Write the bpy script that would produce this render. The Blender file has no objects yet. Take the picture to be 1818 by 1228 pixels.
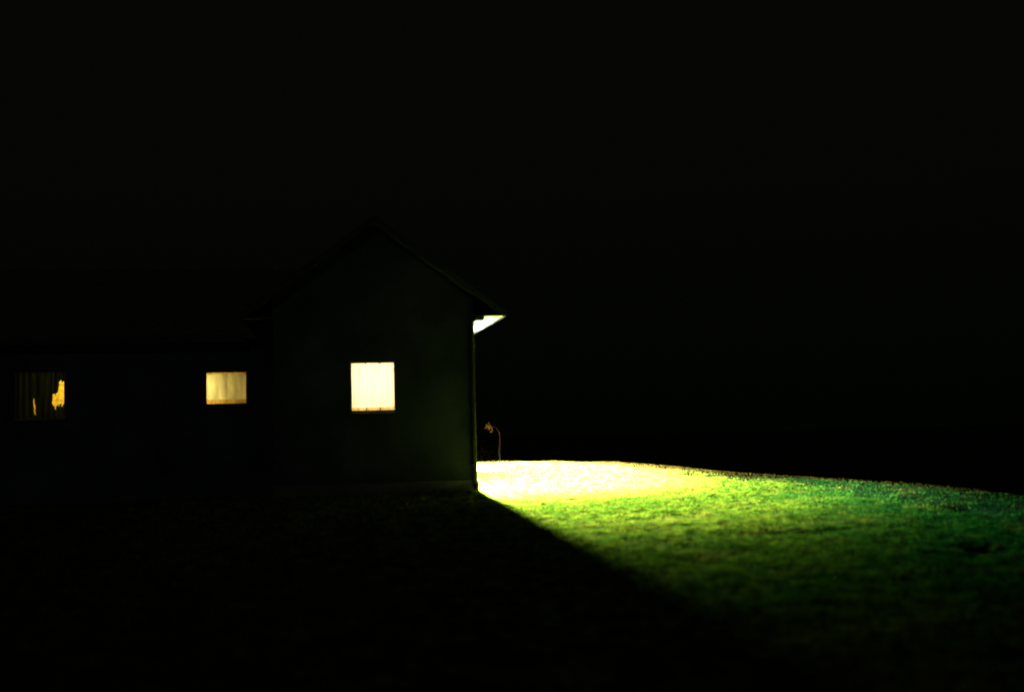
import bpy, bmesh, math, random
import numpy as np
from mathutils import Vector, Matrix
R = math.radians
random.seed(7); rng = np.random.default_rng(7)
S = bpy.context.scene
COL = S.collection

# ---------------------------------------------------------------- camera
cam_d = bpy.data.cameras.new('camera'); cam = bpy.data.objects.new('camera', cam_d); COL.objects.link(cam)
cam_d.sensor_width = 36; cam_d.lens = 40; cam_d.clip_end = 2000; cam_d.clip_start = 0.05
cam.matrix_world = (Matrix.Translation((0, 0, 1.55)) @ Matrix.Rotation(R(90 + 3.99), 4, 'X') @ Matrix.Rotation(R(-1.5), 4, 'Z'))
cam_d.dof.use_dof = True; cam_d.dof.focus_distance = 50; cam_d.dof.aperture_fstop = 0.55
S.camera = cam

# ---------------------------------------------------------------- night sky, added dim fill sun, exposure
w = bpy.data.worlds.new('World'); S.world = w; w.use_nodes = True
wn = w.node_tree.nodes; wl = w.node_tree.links
bg = wn['Background']; bg.inputs['Strength'].default_value = 1.0
tc = wn.new('ShaderNodeTexCoord'); sx = wn.new('ShaderNodeSeparateXYZ'); wl.new(tc.outputs['Generated'], sx.inputs[0])
cr = wn.new('ShaderNodeValToRGB'); wl.new(sx.outputs['Z'], cr.inputs[0]); wl.new(cr.outputs[0], bg.inputs['Color'])
cr.color_ramp.elements[0].color = (0.0005, 0.0010, 0.0004, 1); k_ = cr.color_ramp.elements.new(.20); k_.color = (0.0016, 0.0019, 0.0010, 1); cr.color_ramp.elements[-1].color = (0.0019, 0.0022, 0.0012, 1)
sun_d = bpy.data.lights.new('fill_sun', 'SUN'); sun_d.energy = 0.08; sun_d.angle = R(0.5); sun_d.color = (1.0, 1.0, 0.75)
sun = bpy.data.objects.new('fill_sun', sun_d); COL.objects.link(sun); sun.rotation_euler = (R(70), 0, R(-4))  # fill from behind the camera, added to lift the blacks
S.view_settings.view_transform = 'Standard'; S.view_settings.look = 'None'
S.view_settings.exposure = 0; S.view_settings.gamma = 1
S.cycles.max_bounces = 6; S.cycles.transparent_max_bounces = 12

# ---------------------------------------------------------------- materials
def mat(name, col, rough=0.8, spec=0.3, metal=0.0, noise=None, bump=None, col2=None):
    m = bpy.data.materials.new(name); m.use_nodes = True
    n = m.node_tree.nodes; l = m.node_tree.links; b = n['Principled BSDF']
    b.inputs['Base Color'].default_value = (*col, 1); b.inputs['Roughness'].default_value = rough
    b.inputs['Specular IOR Level'].default_value = spec; b.inputs['Metallic'].default_value = metal
    t = n.new('ShaderNodeTexCoord')
    if noise:
        nz = n.new('ShaderNodeTexNoise'); nz.inputs['Scale'].default_value = noise; nz.inputs['Detail'].default_value = 8
        l.new(t.outputs['Object'], nz.inputs['Vector'])
        rp = n.new('ShaderNodeValToRGB'); l.new(nz.outputs[0], rp.inputs[0])
        rp.color_ramp.elements[0].position = .3; rp.color_ramp.elements[1].position = .7
        rp.color_ramp.elements[0].color = (*col, 1); rp.color_ramp.elements[1].color = (*(col2 or [c * 1.5 for c in col]), 1)
        l.new(rp.outputs[0], b.inputs['Base Color'])
    if bump:
        nb = n.new('ShaderNodeTexNoise'); nb.inputs['Scale'].default_value = bump[0]; nb.inputs['Detail'].default_value = 6
        l.new(t.outputs['Object'], nb.inputs['Vector'])
        bp = n.new('ShaderNodeBump'); bp.inputs['Strength'].default_value = bump[1]; bp.inputs['Distance'].default_value = .02
        l.new(nb.outputs[0], bp.inputs['Height']); l.new(bp.outputs[0], b.inputs['Normal'])
    return m
M = {}
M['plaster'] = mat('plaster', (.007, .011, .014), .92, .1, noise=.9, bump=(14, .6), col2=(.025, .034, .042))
M['base'] = mat('plinth_render', (.04, .04, .038), .95, .1, noise=4, bump=(20, .5))
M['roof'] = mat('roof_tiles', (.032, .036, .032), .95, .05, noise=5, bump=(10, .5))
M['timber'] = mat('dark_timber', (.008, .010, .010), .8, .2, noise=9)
M['barge'] = mat('painted_board', (.42, .46, .42), .75, .2, noise=3, col2=(.5, .54, .5))
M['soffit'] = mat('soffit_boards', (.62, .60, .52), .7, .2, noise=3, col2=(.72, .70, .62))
M['pipe'] = mat('rainwater_pipe', (.010, .010, .010), .7, .1, noise=6)
M['frame'] = mat('window_timber', (.06, .045, .03), .7, .3, noise=12)
M['concrete'] = mat('white_concrete', (.62, .60, .60), .9, .2, noise=6, bump=(25, .4), col2=(.74, .72, .72))
M['room'] = mat('room_paint', (.75, .66, .45), .9, .1, noise=2, col2=(.8, .72, .5))
M['yellow'] = mat('ochre_wallpaper', (.42, .27, .02), .9, .1, noise=13, col2=(.82, .66, .10))
M['bark'] = mat('bark', (.05, .022, .008), .9, .1, noise=20, bump=(30, .5))
M['orange_leaf'] = mat('autumn_leaf', (.42, .2, .035), .6, .3, noise=12, col2=(.55, .3, .05))
M['dark_leaf'] = mat('shrub_leaf', (.006, .004, .0015), .8, .05, noise=7, col2=(.012, .007, .003))
M['door'] = mat('door_paint', (.16, .09, .05), .5, .4, noise=5)
M['metal'] = mat('lamp_metal', (.25, .25, .25), .4, .5, .8, noise=9)

def curtain_mat(name, trans, refl, scale=1.0, stripes=0.0, stripe_freq=30.):
    m = bpy.data.materials.new(name); m.use_nodes = True
    n = m.node_tree.nodes; l = m.node_tree.links; n.remove(n['Principled BSDF']); out = n['Material Output']
    t = n.new('ShaderNodeBsdfTranslucent'); d = n.new('ShaderNodeBsdfDiffuse'); a = n.new('ShaderNodeAddShader')
    d.inputs[0].default_value = (*refl, 1)
    tc = n.new('ShaderNodeTexCoord'); mp = n.new('ShaderNodeMapping'); l.new(tc.outputs['Object'], mp.inputs[0])
    mp.inputs['Scale'].default_value = (stripe_freq, 0, 1.2)
    nz = n.new('ShaderNodeTexNoise'); nz.inputs['Scale'].default_value = 1.0; nz.inputs['Detail'].default_value = 4
    l.new(mp.outputs[0], nz.inputs['Vector'])
    rp = n.new('ShaderNodeValToRGB'); l.new(nz.outputs[0], rp.inputs[0])
    rp.color_ramp.elements[0].position = .35; rp.color_ramp.elements[1].position = .65
    rp.color_ramp.elements[0].color = (*[c * (1 - stripes) for c in trans], 1); rp.color_ramp.elements[1].color = (*trans, 1)
    l.new(rp.outputs[0], t.inputs[0]); l.new(t.outputs[0], a.inputs[0]); l.new(d.outputs[0], a.inputs[1]); l.new(a.outputs[0], out.inputs[0])
    return m
M['voile'] = curtain_mat('white_voile', (.6, .56, .46), (.3, .28, .22), stripes=.12)
M['hem'] = curtain_mat('voile_hem', (.56, .40, .15), (.3, .2, .1), stripes=.5, stripe_freq=60)
M['cream'] = curtain_mat('cream_curtain', (.62, .55, .21), (.3, .25, .15), stripes=.55, stripe_freq=5)
M['cream_hem'] = curtain_mat('cream_hem', (.62, .38, .05), (.3, .2, .1), stripes=.6, stripe_freq=30)
M['dark_curtain'] = curtain_mat('dark_curtain', (.0045, .0065, .003), (.03, .03, .02), stripes=.95, stripe_freq=22)

def glass():
    m = bpy.data.materials.new('window_glass'); m.use_nodes = True
    n = m.node_tree.nodes; l = m.node_tree.links; n.remove(n['Principled BSDF'])
    t = n.new('ShaderNodeBsdfTransparent'); g = n.new('ShaderNodeBsdfGlossy'); g.inputs['Roughness'].default_value = .05
    x = n.new('ShaderNodeMixShader'); x.inputs[0].default_value = .05
    l.new(t.outputs[0], x.inputs[1]); l.new(g.outputs[0], x.inputs[2]); l.new(x.outputs[0], n['Material Output'].inputs[0]); return m
M['glass'] = glass()
def bulb_mat(name, c, s):
    m = bpy.data.materials.new(name); m.use_nodes = True
    b = m.node_tree.nodes['Principled BSDF']; b.inputs['Emission Color'].default_value = (*c, 1); b.inputs['Emission Strength'].default_value = s
    return m
M['bulb'] = bulb_mat('warm_bulb', (1, .85, .6), 20); M['added_bulb'] = bulb_mat('added_green_bulb', (.3, 1, .4), 8)  # the green bulb is an addition to the lamp

def grass_mat(name, ground=False):
    m = bpy.data.materials.new(name); m.use_nodes = True
    n = m.node_tree.nodes; l = m.node_tree.links; b = n['Principled BSDF']
    b.inputs['Roughness'].default_value = .75; b.inputs['Specular IOR Level'].default_value = .02
    tc = n.new('ShaderNodeTexCoord')
    def nz(s, d=4):
        q = n.new('ShaderNodeTexNoise'); q.inputs['Scale'].default_value = s; q.inputs['Detail'].default_value = d
        l.new(tc.outputs['Object'], q.inputs['Vector']); return q.outputs[0]
    def ramp(src, p0, p1, c0, c1):
        r = n.new('ShaderNodeValToRGB'); l.new(src, r.inputs[0])
        r.color_ramp.elements[0].position = p0; r.color_ramp.elements[1].position = p1
        r.color_ramp.elements[0].color = (*c0, 1); r.color_ramp.elements[1].color = (*c1, 1); return r.outputs[0]
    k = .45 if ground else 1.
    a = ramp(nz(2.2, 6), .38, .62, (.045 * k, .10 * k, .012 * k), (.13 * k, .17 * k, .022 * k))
    falloff_green = ramp(nz(2.6, 6), .38, .62, (.006 * k, .05 * k, .012 * k), (.028 * k, .10 * k, .018 * k))  # green of the fading light, put into the grass colour by position
    sp = n.new('ShaderNodeSeparateXYZ'); l.new(tc.outputs['Object'], sp.inputs[0])
    big = n.new('ShaderNodeMath'); big.operation = 'MULTIPLY_ADD'; l.new(nz(.55, 5), big.inputs[0]); big.inputs[1].default_value = 7.0
    dy = n.new('ShaderNodeMath'); dy.operation = 'MULTIPLY_ADD'; l.new(sp.outputs['Y'], dy.inputs[0]); dy.inputs[1].default_value = -.12; l.new(sp.outputs['X'], dy.inputs[2])
    l.new(dy.outputs[0], big.inputs[2])
    mr = n.new('ShaderNodeMapRange'); mr.interpolation_type = 'SMOOTHSTEP'; l.new(big.outputs[0], mr.inputs[0]); mr.inputs[1].default_value = 5.0; mr.inputs[2].default_value = 7.4
    m0 = n.new('ShaderNodeMix'); m0.data_type = 'RGBA'; l.new(mr.outputs[0], m0.inputs[0]); l.new(a, m0.inputs[6]); l.new(falloff_green, m0.inputs[7]); a = m0.outputs[2]
    dry = ramp(nz(1.1, 5), .54, .72, (0, 0, 0), (.8, .8, .8))
    mx = n.new('ShaderNodeMix'); mx.data_type = 'RGBA'
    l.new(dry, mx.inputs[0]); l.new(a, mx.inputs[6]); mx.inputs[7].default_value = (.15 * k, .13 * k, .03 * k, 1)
    fine = ramp(nz(6.5, 5), .36, .64, (.25, .25, .25), (1.5, 1.5, 1.5))
    m2 = n.new('ShaderNodeMix'); m2.data_type = 'RGBA'; m2.blend_type = 'MULTIPLY'; m2.inputs[0].default_value = 1
    l.new(mx.outputs[2], m2.inputs[6]); l.new(fine, m2.inputs[7]); l.new(m2.outputs[2], b.inputs['Base Color'])
    if not ground:
        tr = n.new('ShaderNodeBsdfTranslucent'); ms = n.new('ShaderNodeMixShader'); ms.inputs[0].default_value = .66
        br = n.new('ShaderNodeMix'); br.data_type = 'RGBA'; br.blend_type = 'MULTIPLY'; br.inputs[0].default_value = 1
        l.new(m2.outputs[2], br.inputs[6]); br.inputs[7].default_value = (1.5, 1.6, .9, 1); l.new(br.outputs[2], tr.inputs[0])
        l.new(b.outputs[0], ms.inputs[1]); l.new(tr.outputs[0], ms.inputs[2]); l.new(ms.outputs[0], n['Material Output'].inputs[0])
    if ground:
        bp = n.new('ShaderNodeBump'); bp.inputs['Strength'].default_value = .6; bp.inputs['Distance'].default_value = .04
        l.new(nz(30, 5), bp.inputs['Height']); l.new(bp.outputs[0], b.inputs['Normal'])
    return m
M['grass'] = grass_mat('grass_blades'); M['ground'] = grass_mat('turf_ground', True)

# ---------------------------------------------------------------- mesh helpers
def link(name, me, m, parent=None, loc=None):
    o = bpy.data.objects.new(name, me); COL.objects.link(o)
    for x in (m if isinstance(m, (list, tuple)) else [m]): me.materials.append(x)
    if parent: o.parent = parent
    if loc: o.location = loc
    return o
def box(bm, x0, x1, y0, y1, z0, z1, bev=0.0, mi=0):
    r = bmesh.ops.create_cube(bm, size=1)['verts']
    for v in r:
        v.co = Vector(((x0 + x1) / 2 + v.co.x * (x1 - x0), (y0 + y1) / 2 + v.co.y * (y1 - y0), (z0 + z1) / 2 + v.co.z * (z1 - z0)))
    fs = set(f for v in r for f in v.link_faces)
    for f in fs: f.material_index = mi
    if bev:
        es = list(set(e for v in r for e in v.link_edges)); bmesh.ops.bevel(bm, geom=es, offset=bev, segments=2, affect='EDGES')
def ob(name, fn, m, parent=None):
    bm = bmesh.new(); fn(bm); me = bpy.data.meshes.new(name); bm.normal_update(); bm.to_mesh(me); bm.free()
    return link(name, me, m, parent)
def boxes(name, lst, m, parent=None, bev=0.0):
    return ob(name, lambda bm: [box(bm, *b, bev=bev) for b in lst], m, parent)
def tube(bm, pts, rad, seg=8):
    pts = [Vector(p) for p in pts]; rings = []
    for i, p in enumerate(pts):
        d = (pts[min(i + 1, len(pts) - 1)] - pts[max(i - 1, 0)]).normalized()
        a = d.orthogonal().normalized() if i == 0 else (pa - d * pa.dot(d)).normalized()
        pa = a; b = d.cross(a); r = rad[i] if isinstance(rad, (list, tuple)) else rad
        rings.append([bm.verts.new(p + (a * math.cos(t) + b * math.sin(t)) * r) for t in [2 * math.pi * k / seg for k in range(seg)]])
    for q, s in zip(rings, rings[1:]):
        for k in range(seg): bm.faces.new((q[k], q[(k + 1) % seg], s[(k + 1) % seg], s[k]))
    bm.faces.new(rings[0][::-1]); bm.faces.new(rings[-1])
def thing(name, loc, rz, label, cat, group=None):
    o = bpy.data.objects.new(name, None); COL.objects.link(o); o.location = loc; o.rotation_euler = (0, 0, rz)
    o['label'] = label; o['category'] = cat
    if group: o['group'] = group
    return o

# ---------------------------------------------------------------- terrain
CREST = np.array([(-60, 46), (-12, 41), (-4, 39.2), (-1.17, 38.2), (1.5, 36.9), (3.2, 34.6), (4.6, 32.5), (5.9, 31.0), (7.15, 30.0), (8.4, 28.7),
                  (9.3, 26), (9.6, 21.3), (9.9, 15), (10.3, 8), (11, -8), (11, -80), (-80, -80), (-80, 46)], float)
def beyond(x, y):
    """signed distance past the crest (positive = outside)"""
    best = np.full(x.shape, 1e9); inside = np.zeros(x.shape, bool)
    n = len(CREST)
    for i in range(n):
        a = CREST[i]; b = CREST[(i + 1) % n]; d = b - a
        t = np.clip(((x - a[0]) * d[0] + (y - a[1]) * d[1]) / (d @ d), 0, 1)
        best = np.minimum(best, np.hypot(x - a[0] - t * d[0], y - a[1] - t * d[1]))
        c = (a[1] > y) != (b[1] > y)
        inside ^= c & (x < d[0] * (y - a[1]) / (d[1] if abs(d[1]) > 1e-9 else 1e-9) + a[0])
    return np.where(inside, -best, best)
HOLES = [(5.28, 13.2, .27, .5, .15), (7.45, 18.5, .4, .9, .11), (7.45, 27.0, .35, .9, .08), (3.6, 15.6, .6, .4, .06), (2.6, 18.5, .5, .8, .05)]
def sst(t):
    t = np.clip(t, 0, 1); return t * t * (3 - 2 * t)
def hz(x, y):
    s = beyond(x, y); q = np.clip(s + 1.1, 0, None)
    z = -np.where(q < 4, .045 * q * q, .72 + .36 * (q - 4)); z = np.maximum(z, -3.5 + .1 * np.sin(x * .2))
    z = z + .38 * sst((y - 28) / 7) * (1 - sst((x - 6.2) / 4.5))
    z = z + .007 * np.sin(x * 1.7 + 1) * np.sin(y * 1.1) + .008 * np.sin(x * 4.1) * np.sin(y * 3.3 + 2)
    for hx, hy, rx, ry, dp in HOLES:
        e = ((x - hx) / rx) ** 2 + ((y - hy) / ry) ** 2; z = z - dp * np.exp(-e ** 2)
    return z
def axis(lo, hi, st, far):
    g = list(np.arange(lo, hi + 1e-6, st)); s = st; a = hi
    while a < far: s *= 1.35; a += s; g.append(a)
    s = st; a = lo
    while a > -far: s *= 1.35; a -= s; g.insert(0, a)
    return np.array(g)
gx = axis(-8, 13, .09, 500); gy = axis(3, 42, .12, 500)
X, Y = np.meshgrid(gx, gy); Z = hz(X, Y)
V = np.stack([X.ravel(), Y.ravel(), Z.ravel()], 1); nx = len(gx); ny = len(gy)
I, J = np.meshgrid(np.arange(nx - 1), np.arange(ny - 1)); q = (J * nx + I).ravel()
F = np.stack([q, q + 1, q + 1 + nx, q + nx], 1)
def np_mesh(name, V, F):
    me = bpy.data.meshes.new(name); k = F.shape[1]
    me.vertices.add(len(V)); me.vertices.foreach_set('co', V.astype(np.float32).ravel())
    me.loops.add(F.size); me.loops.foreach_set('vertex_index', F.astype(np.int32).ravel())
    me.polygons.add(len(F)); me.polygons.foreach_set('loop_start', np.arange(0, F.size, k, dtype=np.int32))
    me.update(calc_edges=True); return me
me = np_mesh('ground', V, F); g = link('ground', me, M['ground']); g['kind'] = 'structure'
me.polygons.foreach_set('use_smooth', np.ones(len(F), bool))

def vnoise(x, y, s, seed):
    r = np.random.default_rng(seed).random((257, 257)); fx = x * s + 50.3; fy = y * s + 70.7
    ix = np.floor(fx).astype(int); iy = np.floor(fy).astype(int); u = fx - ix; v = fy - iy; u = u * u * (3 - 2 * u); v = v * v * (3 - 2 * v)
    g_ = lambda a, b: r[a % 257, b % 257]
    return (g_(ix, iy) * (1 - u) + g_(ix + 1, iy) * u) * (1 - v) + (g_(ix, iy + 1) * (1 - u) + g_(ix + 1, iy + 1) * u) * v

# ---------------------------------------------------------------- the house (local: x right along the gable, y back, z up)
HO = (-0.91, 27.39); HY = R(10.5)
def h2w(x, y): return HO[0] + x * math.cos(HY) - y * math.sin(HY), HO[1] + x * math.sin(HY) + y * math.cos(HY)
house = thing('house', (*HO, 0), HY, 'dark plastered country house with a steep gable wing and three curtained windows, two glowing bright', 'house')
W = 4.76; TOP = 6.41; EV = 4.66; TH = .3
def wall_grid(x0, x1, z0, z1, holes, gable=None):
    """front face with window holes, as a grid, thickened towards +y"""
    def fn(bm):
        xs = sorted(set([x0, x1] + [h[0] for h in holes] + [h[1] for h in holes] + ([gable[0]] if gable else [])))
        zs = sorted(set([z0, z1] + [h[2] for h in holes] + [h[3] for h in holes])); vd = {}
        def v(x, z):
            if (x, z) not in vd: vd[(x, z)] = bm.verts.new((x, 0, z))
            return vd[(x, z)]
        for a, b in zip(xs, xs[1:]):
            for c, d in zip(zs, zs[1:]):
                if any(h[0] <= a and b <= h[1] and h[2] <= c and d <= h[3] for h in holes): continue
                bm.faces.new((v(a, c), v(b, c), v(b, d), v(a, d)))
        if gable:
            ap = bm.verts.new((gable[0], 0, gable[1]))
            for a, b in zip(xs, xs[1:]): bm.faces.new((v(a, z1), v(b, z1), ap))
        r = bmesh.ops.extrude_face_region(bm, geom=bm.faces[:])
        for e in r['geom']:
            if isinstance(e, bmesh.types.BMVert): e.co.y += TH
        bmesh.ops.recalc_face_normals(bm, faces=bm.faces[:])
    return fn
FR = .045
W1 = (-2.945, -1.94, 1.995, 3.12); W2 = (-6.375, -5.44, 2.26, 3.02); W3 = (-10.71, -9.65, 2.03, 3.08)
WX = -14.5; WZ = 3.95; WY = 1.3
op = lambda w: (w[0] - FR, w[1] + FR, w[2] - FR, w[3] + FR)
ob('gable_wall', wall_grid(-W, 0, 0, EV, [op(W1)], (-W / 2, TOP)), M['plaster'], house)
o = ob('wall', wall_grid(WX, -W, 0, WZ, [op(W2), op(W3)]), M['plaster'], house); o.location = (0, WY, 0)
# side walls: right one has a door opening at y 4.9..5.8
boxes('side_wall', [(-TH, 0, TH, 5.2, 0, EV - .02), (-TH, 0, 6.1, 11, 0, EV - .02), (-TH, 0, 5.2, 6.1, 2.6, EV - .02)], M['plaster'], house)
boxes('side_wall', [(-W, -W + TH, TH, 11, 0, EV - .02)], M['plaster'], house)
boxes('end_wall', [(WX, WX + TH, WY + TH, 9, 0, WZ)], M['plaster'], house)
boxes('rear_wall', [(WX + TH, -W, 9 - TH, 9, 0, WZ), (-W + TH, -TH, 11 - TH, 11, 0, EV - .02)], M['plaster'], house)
boxes('plinth', [(-W - .02, .02, -.03, -.001, 0, .28), (.001, .03, 0, 4.85, 0, .28)], M['base'], house)
# roofs
SL = (TOP - EV) / (W / 2)
def slab(x0, z0, x1, z1, y0, y1, t):
    def fn(bm):
        n = Vector((-(z1 - z0), 0, x1 - x0)).normalized() * t
        if n.z < 0: n = -n
        a = [Vector((x0, y0, z0)), Vector((x1, y0, z1)), Vector((x1, y1, z1)), Vector((x0, y1, z0))]
        vs = [bm.verts.new(p) for p in a] + [bm.verts.new(p + n) for p in a]
        for f in ((0, 3, 2, 1), (4, 5, 6, 7), (0, 1, 5, 4), (1, 2, 6, 5), (2, 3, 7, 6), (3, 0, 4, 7)): bm.faces.new([vs[i] for i in f])
        bmesh.ops.recalc_face_normals(bm, faces=bm.faces[:])
    return fn
OV = .66; zt = EV - OV * SL
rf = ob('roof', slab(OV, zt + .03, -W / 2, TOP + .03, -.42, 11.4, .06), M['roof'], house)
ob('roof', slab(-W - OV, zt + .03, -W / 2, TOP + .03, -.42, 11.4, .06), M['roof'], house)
def tile_rows(bm):
    n = 13; L = math.hypot(W / 2 + OV, TOP - zt)
    for side in (0, 1):
        for i in range(n):
            t = (i + .5) / n
            x = OV - (W / 2 + OV) * t; z = zt + .087 + (TOP - zt) * t
            if side: x = -W - x
            box(bm, x - .012, x + .012, -.43, 11.41, z, z + .03)
ob('tile_courses', tile_rows, M['roof'], rf)
boxes('ridge_cap', [(-W / 2 - .09, -W / 2 + .09, -.45, 11.43, TOP + .085, TOP + .15)], M['roof'], rf, .02)
# bargeboards on the rake
for s in (0, 1):
    x0 = OV if not s else -W - OV
    ob('bargeboard', slab(x0, zt - .02, -W / 2, TOP - .02, -.46, -.423, .14), M['timber'], house)
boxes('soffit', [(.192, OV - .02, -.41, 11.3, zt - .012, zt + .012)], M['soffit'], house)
boxes('soffit', [(-W - OV + .02, -W - .001, -.41, 1.28, zt - .012, zt + .012)], M['timber'], house)  # left side coloured dark to keep it in shade, unlike the right soffit
boxes('fascia', [(OV - .018, OV + .006, -.42, 11.35, zt - .03, zt + .05)], M['timber'], house)
boxes('frieze_board', [(.002, .19, -.414, 11, zt - .10, zt + .016)], M['timber'], house)
# gutter along the right eave
def gutter(bm):
    pr = [(OV + .008 + .055 - .055 * math.cos(a), zt + .04 - .055 * math.sin(a)) for a in [math.pi * k / 8 for k in range(9)]]
    pr2 = [(OV + .008 + .055 - .048 * math.cos(a), zt + .04 - .048 * math.sin(a)) for a in [math.pi * k / 8 for k in range(9)]]
    for y0, y1 in ((-.4, 11.3),):
        r = [[bm.verts.new((x, y, z)) for x, z in pr + pr2[::-1]] for y in (y0, y1)]
        n = len(r[0])
        for k in range(n): bm.faces.new((r[0][k], r[0][(k + 1) % n], r[1][(k + 1) % n], r[1][k]))
        bm.faces.new(r[0][::-1]); bm.faces.new(r[1])
ob('gutter', gutter, M['pipe'], house)
# wing roof (ridge runs along x) and its eave
def wing(bm):
    for sgn, ye in ((1, .85), (-1, 9.5)):
        yr = 5.15; a = [(WX - .5, ye, 3.8), (-W, ye, 3.8), (-W + 1.1, yr, 6.0), (WX - .5, yr, 6.0)]
        vs = [bm.verts.new(p) for p in a] + [bm.verts.new((p[0], p[1], p[2] + .07)) for p in a]
        for f in ((0, 3, 2, 1), (4, 5, 6, 7), (0, 1, 5, 4), (1, 2, 6, 5), (2, 3, 7, 6), (3, 0, 4, 7)): bm.faces.new([vs[i] for i in f])
    bmesh.ops.recalc_face_normals(bm, faces=bm.faces[:])
ob('roof', wing, M['roof'], house)
boxes('fascia', [(WX - .5, -W - OV - .02, .81, .847, 3.7, 3.88)], M['timber'], house)
def endgable(bm):
    a = [bm.verts.new((WX + x, y, z)) for x in (0, TH) for y, z in ((1.35, WZ), (8.95, WZ), (5.15, 5.95))]
    bm.faces.new(a[:3]); bm.faces.new(a[3:])
    for i, j in ((0, 1), (1, 2), (2, 0)): bm.faces.new((a[i], a[j], a[j + 3], a[i + 3]))
    bmesh.ops.recalc_face_normals(bm, faces=bm.faces[:])
ob('end_gable', endgable, M['plaster'], house)
ob('downpipe', lambda bm: (tube(bm, [(-.07, -.075, zt - .1), (-.07, -.075, 1.5), (-.07, -.075, .2), (-.06, -.2, .06)], .058, 12),
     [box(bm, -.15, .004, -.14, -.001, z, z + .04) for z in (.6, 2.1, 3.5)]), M['pipe'], house)

# side door with steps and lamp
dr = boxes('door', [(-.16, -.11, 5.25, 6.05, .5, 2.55)], M['door'], house)
boxes('door_frame', [(-.2, -.02, 5.201, 5.249, .5, 2.599), (-.2, -.02, 6.051, 6.099, .5, 2.599), (-.2, -.02, 5.25, 6.05, 2.551, 2.599)], M['frame'], dr)
ob('handle', lambda bm: tube(bm, [(-.105, 5.35, 1.5), (-.06, 5.35, 1.5), (-.06, 5.46, 1.5)], .012), M['metal'], dr)
boxes('step', [(.002, 1.14, 4.9, 6.5, 0, .43)], M['concrete'], house, .012)
boxes('step', [(1.15, 1.5, 4.94, 6.46, 0, .31)], M['concrete'], house, .012)

# windows
def curtain(wd, y, panels, amp, fold, topcut=0.0, hem=.09, tophem=.05, cutfn=None, gap=.004):
    """one meshed hanging cloth per panel, waved in depth; material 1 marks the hem"""
    out = []
    x0, x1, z0, z1 = wd[0] - .03, wd[1] + .03, wd[2] - .03, wd[3] + .03
    for p in range(panels):
        a = x0 + (x1 - x0) * p / panels + gap; b = x0 + (x1 - x0) * (p + 1) / panels - gap
        def fn(bm, a=a, b=b, p=p):
            nxx = max(12, int((b - a) / .01)); nz_ = 70; g_ = {}
            for i in range(nxx + 1):
                for j in range(nz_ + 1):
                    x = a + (b - a) * i / nxx; z = z0 + (z1 - z0) * j / nz_
                    g_[i, j] = bm.verts.new((x, y + amp * math.sin(x * fold * 2 * math.pi + p) + .4 * amp * math.sin(x * fold * 4.7 + z * 1.5), z))
            for i in range(nxx):
                for j in range(nz_):
                    xc = a + (b - a) * (i + .5) / nxx; zc = z0 + (z1 - z0) * (j + .5) / nz_
                    if cutfn and cutfn(xc, zc): continue
                    f = bm.faces.new((g_[i, j], g_[i + 1, j], g_[i + 1, j + 1], g_[i, j + 1])); f.smooth = True
                    if zc < wd[2] + hem + .008 * math.sin(xc * 70) or zc > wd[3] - tophem: f.material_index = 1
            bmesh.ops.delete(bm, geom=[v for v in bm.verts if not v.link_faces], context='VERTS')
        out.append(fn)
    return out
def window(wd, yo, bars, cfns, cm, label=None):
    x0, x1, z0, z1 = wd; a = FR - .002
    fr = boxes('window', [(x0 - a, x0, yo + .05, yo + .12, z0 - a, z1 + a), (x1, x1 + a, yo + .05, yo + .12, z0 - a, z1 + a),
                          (x0, x1, yo + .052, yo + .118, z0 - a, z0), (x0, x1, yo + .052, yo + .118, z1, z1 + a)], M['frame'], house)
    if label: fr['label'] = label
    boxes('pane', [(x0, x1, yo + .083, yo + .086, z0, z1)], M['glass'], fr)
    if bars: boxes('glazing_bar', bars, M['frame'], fr)
    boxes('sill', [(x0 - .09, x1 + .09, yo - .06, yo + .049, z0 - a - .045, z0 - a - .003)], M['base'], fr, .008)
    for c in cfns: ob('curtain', c, cm, fr)
    return fr
def tabs(wd, yo, n):
    r = []
    for k in range(1, n):
        x = wd[0] + (wd[1] - wd[0]) * k / n
        r += [(x - .0025, x + .0025, yo + .06, yo + .08, wd[2] + .06, wd[3] - .035), (x - .014, x + .014, yo + .055, yo + .082, wd[2], wd[2] + .06), (x - .014, x + .014, yo + .055, yo + .082, wd[3] - .035, wd[3])]
    return r
window(W1, 0, tabs(W1, 0, 3), curtain(W1, .17, 3, .012, 9, hem=.07, tophem=.012), [M['voile'], M['hem']], 'brightly glowing square window with white curtain panels')
window(W2, WY, None, curtain(W2, WY + .17, 2, .007, 2.3, hem=.10, tophem=.035, gap=-.002), [M['cream'], M['cream_hem']], 'small window glowing through a warm cream curtain')
def cut3(x, z):
    """where the drawn curtain has slipped open: a ragged gap low on the right and a thin slit"""
    u = (x - W3[0]) / (W3[1] - W3[0]); t = (z - W3[2]) / (W3[3] - W3[2])
    n = .022 * math.sin(x * 83) + .016 * math.sin(x * 171 + 1); m = .012 * math.sin(z * 31) + .008 * math.sin(z * 67 + 2)
    lo = .26 + 1.1 * (abs(u - .79) - .05) * (u < .86) + (.02 if u > .86 else 0) + n * 1.5
    hi = .50 + .42 * sst((u - .84) / .07) + .5 * (u - .75) + n
    if t < .80 + n and .735 + m < u < .985 + m * .4 and lo < t < hi - (.5 * max(0, u - .965) * 12): return True
    return abs(u - (.335 + .10 * (.45 - t)) - m * .5) < .018 * math.sin(math.pi * min(1, max(0, (t - .03) / .42)))
window(W3, WY, [(-10.19, -10.17, WY + .055, WY + .08, W3[2], W3[3])], curtain(W3, WY + .17, 1, .02, 7, hem=0, tophem=0, cutfn=cut3), [M['dark_curtain'], M['dark_curtain']], 'dim window behind a ragged dark curtain showing yellow patches')
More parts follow.
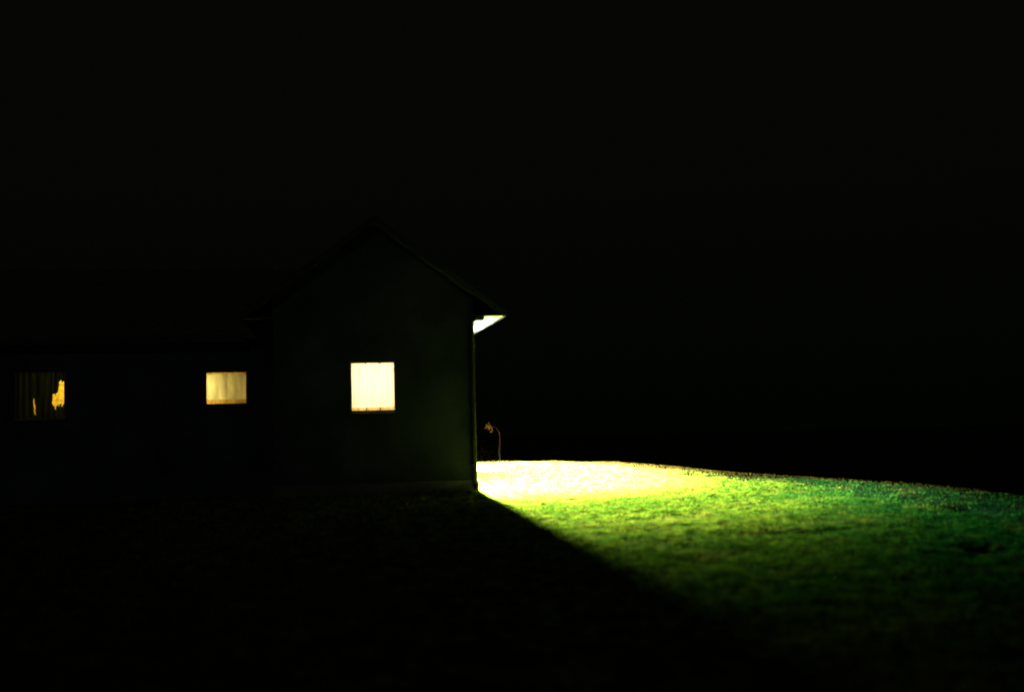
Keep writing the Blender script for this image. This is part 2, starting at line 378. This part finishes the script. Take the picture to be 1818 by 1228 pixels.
# rooms behind the windows
def room(wd, yo, dep, m, mar, name='room_lining'):
    x0, x1, z0, z1 = wd[0] - mar, wd[1] + mar, .9, 3.75
    def fn(bm):
        t = .04
        box(bm, x0 - t, x1 + t, yo + dep, yo + dep + t, z0 - t, z1 + t)
        box(bm, x0 - t, x0, yo + .302, yo + dep, z0, z1); box(bm, x1, x1 + t, yo + .302, yo + dep, z0, z1)
        box(bm, x0 - t, x1 + t, yo + .302, yo + dep, z0 - t, z0); box(bm, x0 - t, x1 + t, yo + .302, yo + dep, z1, z1 + t)
    return ob(name, fn, m, house)
room(W1, 0, 2.4, M['room'], .7); room(W2, WY, 2.1, M['room'], .5); room(W3, WY, 2.4, M['yellow'], .7)
def light(name, kind, loc, power, col, size, parent, **k):
    d = bpy.data.lights.new(name, kind); d.energy = power; d.color = col
    if kind in ('POINT', 'SPOT'): d.shadow_soft_size = size
    o = bpy.data.objects.new(name, d); COL.objects.link(o); o.parent = parent; o.location = loc
    for a, b in k.items(): setattr(d, a, b)
    return o
def ceiling_lamp(x, y, z, wat, col, r=.07):
    p = ob('ceiling_lamp', lambda bm: bmesh.ops.create_uvsphere(bm, u_segments=16, v_segments=10, radius=r * .6, matrix=Matrix.Translation((x, y, z + r * 1.7))), M['bulb'], house)
    ob('flex', lambda bm: tube(bm, [(x, y, z + r * 2.2), (x, y, 3.75)], .004), M['pipe'], p)
    light('room_light', 'POINT', (x, y, z), wat, col, r, house)
ceiling_lamp(-2.35, 1.5, 2.8, 150, (1, .88, .66))
ceiling_lamp(-6.4, 2.0, 2.62, 24, (1, .86, .52))
ceiling_lamp(-9.6, 2.7, 3.0, 80, (1, .82, .35))

# ---------------------------------------------------------------- lamp on the side wall; its green second head and upward spot are added
LP = (0, 4.4, 3.0)
lw = h2w(LP[0], LP[1])
lamp = thing('wall_lamp', (lw[0], lw[1], 0), HY, 'outdoor lamp with an added green second head on the hidden side wall beside the steps', 'lamp')
boxes('back_plate', [(.001, .025, -.07, .07, LP[2] - .06, LP[2] + .06)], M['metal'], lamp, .004)
ob('arm', lambda bm: tube(bm, [(.02, 0, LP[2]), (.12, 0, LP[2] + .03), (.15, 0, LP[2] + .08)], .013), M['metal'], lamp)
for yy, bm_ in ((-.0, 'bulb'), (.14, 'added_bulb')):  # second head with green bulb is added to tint the lawn
    hd = ob('lamp_head', lambda bm: bmesh.ops.create_cone(bm, cap_ends=False, segments=20, radius1=.075, radius2=.03, depth=.09, matrix=Matrix.Translation((.16, yy, LP[2] + .075))), M['metal'], lamp)
    ob('bulb', lambda bm: bmesh.ops.create_uvsphere(bm, u_segments=14, v_segments=8, radius=.03, matrix=Matrix.Translation((.16, yy, LP[2] + .06))), M[bm_], hd)
def aim(o, d):
    o.rotation_euler = Vector(d).normalized().to_track_quat('-Z', 'Y').to_euler()
def aimed_spot(name, p, power, col, half, d, blend=1.0):
    o = light(name, 'SPOT', p, power, col, .05, lamp, spot_size=R(2 * half), spot_blend=blend); aim(o, d); return o
def batwing(name, p, power, col, axis_, ramp):
    """a path-light style reflector: intensity set by the angle from the lamp's own axis, spread low and wide"""
    o = light(name, 'POINT', p, power, col, .10, lamp); d = o.data; d.use_nodes = True
    n = d.node_tree.nodes; l = d.node_tree.links; em = n['Emission']
    ge = n.new('ShaderNodeNewGeometry'); dt = n.new('ShaderNodeVectorMath'); dt.operation = 'DOT_PRODUCT'
    ax = Matrix.Rotation(HY, 3, 'Z') @ Vector(axis_).normalized(); dt.inputs[1].default_value = ax
    l.new(ge.outputs['Incoming'], dt.inputs[0])
    rp = n.new('ShaderNodeValToRGB'); l.new(dt.outputs['Value'], rp.inputs[0]); l.new(rp.outputs[0], em.inputs['Strength'])
    e = rp.color_ramp.elements; e[0].position = ramp[0][0]; e[0].color = (ramp[0][1],) * 3 + (1,)
    e[1].position = ramp[-1][0]; e[1].color = (ramp[-1][1],) * 3 + (1,)
    for q, v in ramp[1:-1]:
        k = e.new(q); k.color = (v, v, v, 1)
batwing('warm_light', (.18, 0, LP[2] - .03), 380000, (1, .82, .64), (-.04, -.07, -1), [(.025, 0), (.045, .012), (.12, .012), (.15, .002), (.185, .002), (.205, .004), (.23, .03), (.27, .21), (.31, .15), (.35, .2), (.39, .4), (.47, 1.1), (.58, .9), (1, .12)])
batwing('added_green_light', (.18, .14, LP[2] - .03), 20000, (.05, 1, .66), (.03, -.03, -1), [(.145, 0), (.16, .08), (.185, .3), (.205, .55), (.24, 1), (.32, 1), (.56, .4), (1, .2)])  # added source that turns the dimmer lawn green
aimed_spot('soffit_fill_light', (.18, 0, LP[2] + .02), 11000, (1, .86, .66), 32, (.12, -1, .66), .3)  # spot without a bulb of its own, added to brighten the soffit

# ---------------------------------------------------------------- grass
def blades(N, xr, yr, hmin, hmax, width, seed, dens=None, hfn=None):
    r = np.random.default_rng(seed)
    x = r.uniform(*xr, N); y = r.uniform(*yr, N)
    keep = np.ones(N, bool)
    # not under the house, the steps
    lx = (x - HO[0]) * math.cos(HY) + (y - HO[1]) * math.sin(HY); ly = -(x - HO[0]) * math.sin(HY) + (y - HO[1]) * math.cos(HY)
    keep &= ~((lx < .04) & (lx > -W - .05) & (ly > -.05) & (ly < 11.1)); keep &= ~((lx < -W) & (ly > 1.2) & (ly < 9.1))
    keep &= ~((lx < 1.5) & (lx > 0) & (ly > 4.9) & (ly < 6.5))
    for hx, hy, rx, ry, dp in HOLES[:1]: keep &= ((x - hx) / rx) ** 2 + ((y - hy) / ry) ** 2 > .8
    if dens is not None: keep &= r.random(N) < dens(x, y)
    x = x[keep]; y = y[keep]; n = len(x)
    cl = vnoise(x, y, 3.2, 1) * .55 + vnoise(x, y, 7.5, 2) * .45
    h = (hmin + (hmax - hmin) * r.random(n)) * (.35 + 1.3 * cl ** 1.5)
    s = beyond(x, y); h *= 1 - .45 * sst((s + 2.5) / 2)
    if hfn is not None: h *= hfn(x, y)
    a = r.uniform(0, 2 * np.pi, n); ln = r.normal(0, .35, n); la = r.uniform(0, 2 * np.pi, n)
    wdt = width * r.uniform(.6, 1.3, n) * (.5 + y / 22); z = hz(x, y) - .004
    dx = np.cos(a) * wdt / 2; dy = np.sin(a) * wdt / 2
    ox = np.cos(la) * np.abs(ln) * h; oy = np.sin(la) * np.abs(ln) * h
    V = np.empty((n, 5, 3))
    V[:, 0] = np.stack([x - dx, y - dy, z], 1); V[:, 1] = np.stack([x + dx, y + dy, z], 1)
    V[:, 2] = np.stack([x + dx * .8 + ox * .35, y + dy * .8 + oy * .35, z + h * .55], 1); V[:, 3] = np.stack([x - dx * .8 + ox * .35, y - dy * .8 + oy * .35, z + h * .55], 1)
    V[:, 4] = np.stack([x + ox * 1.1, y + oy * 1.1, z + h * .98], 1)
    b = (np.arange(n) * 5)[:, None]
    F = np.concatenate([b + np.array([[0, 1, 2]]), b + np.array([[0, 2, 3]]), b + np.array([[3, 2, 4]])], 1).reshape(-1, 3)
    return V.reshape(-1, 3), F
near = lambda x, y: np.clip(1.25 - .03 * (y - 8), .35, 1) * (beyond(x, y) < 1.5) * (1 - .93 * sst((beyond(x, y) + 4 + 2.5 * sst((x - 5) / 3)) / 4)) * (x < .52 * y + .5)
V1, F1 = blades(900000, (-1.6, 11), (5.5, 39.5), .02, .06, .012, 3, near)
V2, F2 = blades(70000, (-8, -1.6), (4, 27.4), .035, .09, .013, 4)
gm = np_mesh('grass', np.concatenate([V1, V2]), np.concatenate([F1, F2 + len(V1)]))
go = link('grass', gm, M['grass']); go['kind'] = 'stuff'; go['label'] = 'short rough lawn grass lit yellow-green beside the house'; go['category'] = 'grass'
# rank brown weeds along the brink, coloured near black to imitate light fading there
def weeds(N, seed):
    r = np.random.default_rng(seed); x = r.uniform(-2, 11, N); y = r.uniform(12, 39.5, N); s_ = beyond(x, y)
    d = vnoise(x, y, 1.3, 9) * .6 + vnoise(x, y, 4.0, 10) * .4
    keep = r.random(N) < np.exp(-((s_ - .1) / (.3 + 1.1 * d)) ** 2) * (.08 + .5 * d) * (1 - .75 * sst((x - 5) / 4)); x = x[keep]; y = y[keep]; d = d[keep]; n = len(x)
    h = (.015 + .05 * r.random(n)) * (.4 + d); a = r.uniform(0, 2 * np.pi, n); w_ = .012 + .01 * r.random(n); z = hz(x, y) - .01
    lx_ = r.normal(0, .4, n) * h; ly_ = r.normal(0, .4, n) * h; dx = np.cos(a) * w_; dy = np.sin(a) * w_
    V = np.stack([np.stack([x - dx, y - dy, z], 1), np.stack([x + dx, y + dy, z], 1), np.stack([x + lx_ + dx * .3, y + ly_ + dy * .3, z + h], 1), np.stack([x + lx_ - dx * .3, y + ly_ - dy * .3, z + h], 1)], 1)
    b = (np.arange(n) * 4)[:, None]
    return V.reshape(-1, 3), np.concatenate([b + np.array([[0, 1, 2]]), b + np.array([[0, 2, 3]])], 1).reshape(-1, 3)
M['weed'] = mat('brown_weeds', (.012, .009, .002), .9, .01, noise=3, col2=(.032, .022, .004))
wo = link('weeds', np_mesh('weeds', *weeds(500000, 21)), M['weed']); wo['kind'] = 'stuff'; wo['label'] = 'brownish rank weeds along the far brink of the lit lawn'; wo['category'] = 'weeds'

# ---------------------------------------------------------------- plants behind the lawn
def leaves(bm, c, rad, n, size, seed):
    r = random.Random(seed)
    for _ in range(n):
        p = Vector([r.gauss(0, .45) * rad[i] for i in range(3)]) + Vector(c)
        a = Vector([r.gauss(0, 1) for _ in range(3)]).normalized(); b = a.orthogonal().normalized(); s = size * r.uniform(.6, 1.3)
        q = [p - a * s, p + b * s * .42, p + a * s, p - b * s * .42]
        bm.faces.new([bm.verts.new(v) for v in q])
def gz(x, y): return float(hz(np.array([x]), np.array([y]))[0])
px_, py_ = -.6, 44.0
z0 = gz(px_, py_); T = 1.52 - z0       # its crown stands at eye height, its foot is down the bank
sap = thing('sapling', (px_, py_, z0), 0, 'thin bent sapling with an orange leaf tuft behind the house corner', 'sapling')
ob('stem', lambda bm: tube(bm, [(.1, 0, -.05), (.06, 0, T * .4), (0, 0, T - .95), (.04, 0, T - .6), (.03, 0, T - .25), (-.08, 0, T - .05), (-.24, 0, T + .03)], [.05, .045, .04, .034, .028, .016, .008]), M['bark'], sap)
ob('foliage', lambda bm: (leaves(bm, (-.4, 0, T + .03), (.14, .12, .13), 60, .042, 5), leaves(bm, (-.3, 0, T - .12), (.08, .08, .12), 30, .038, 8)), M['orange_leaf'], sap)
sx_, sy_ = -1.5, 45.0
z0 = gz(sx_, sy_); T2 = .45 - z0
sh = thing('shrub', (sx_, sy_, z0), 0, 'dark leafy shrub just visible beyond the lawn edge, left of the sapling', 'shrub')
ob('stem', lambda bm: [tube(bm, [(0, 0, -.05), (.15 * k, .05, T2 * .4), (.35 * k, .1, T2 * .85)], [.03, .02, .01]) for k in (-1.2, -.5, .2, 1)], M['bark'], sh)
ob('foliage', lambda bm: leaves(bm, (0, 0, T2 * .62), (1.0, .8, T2 * .5), 2600, .05, 11), M['dark_leaf'], sh)
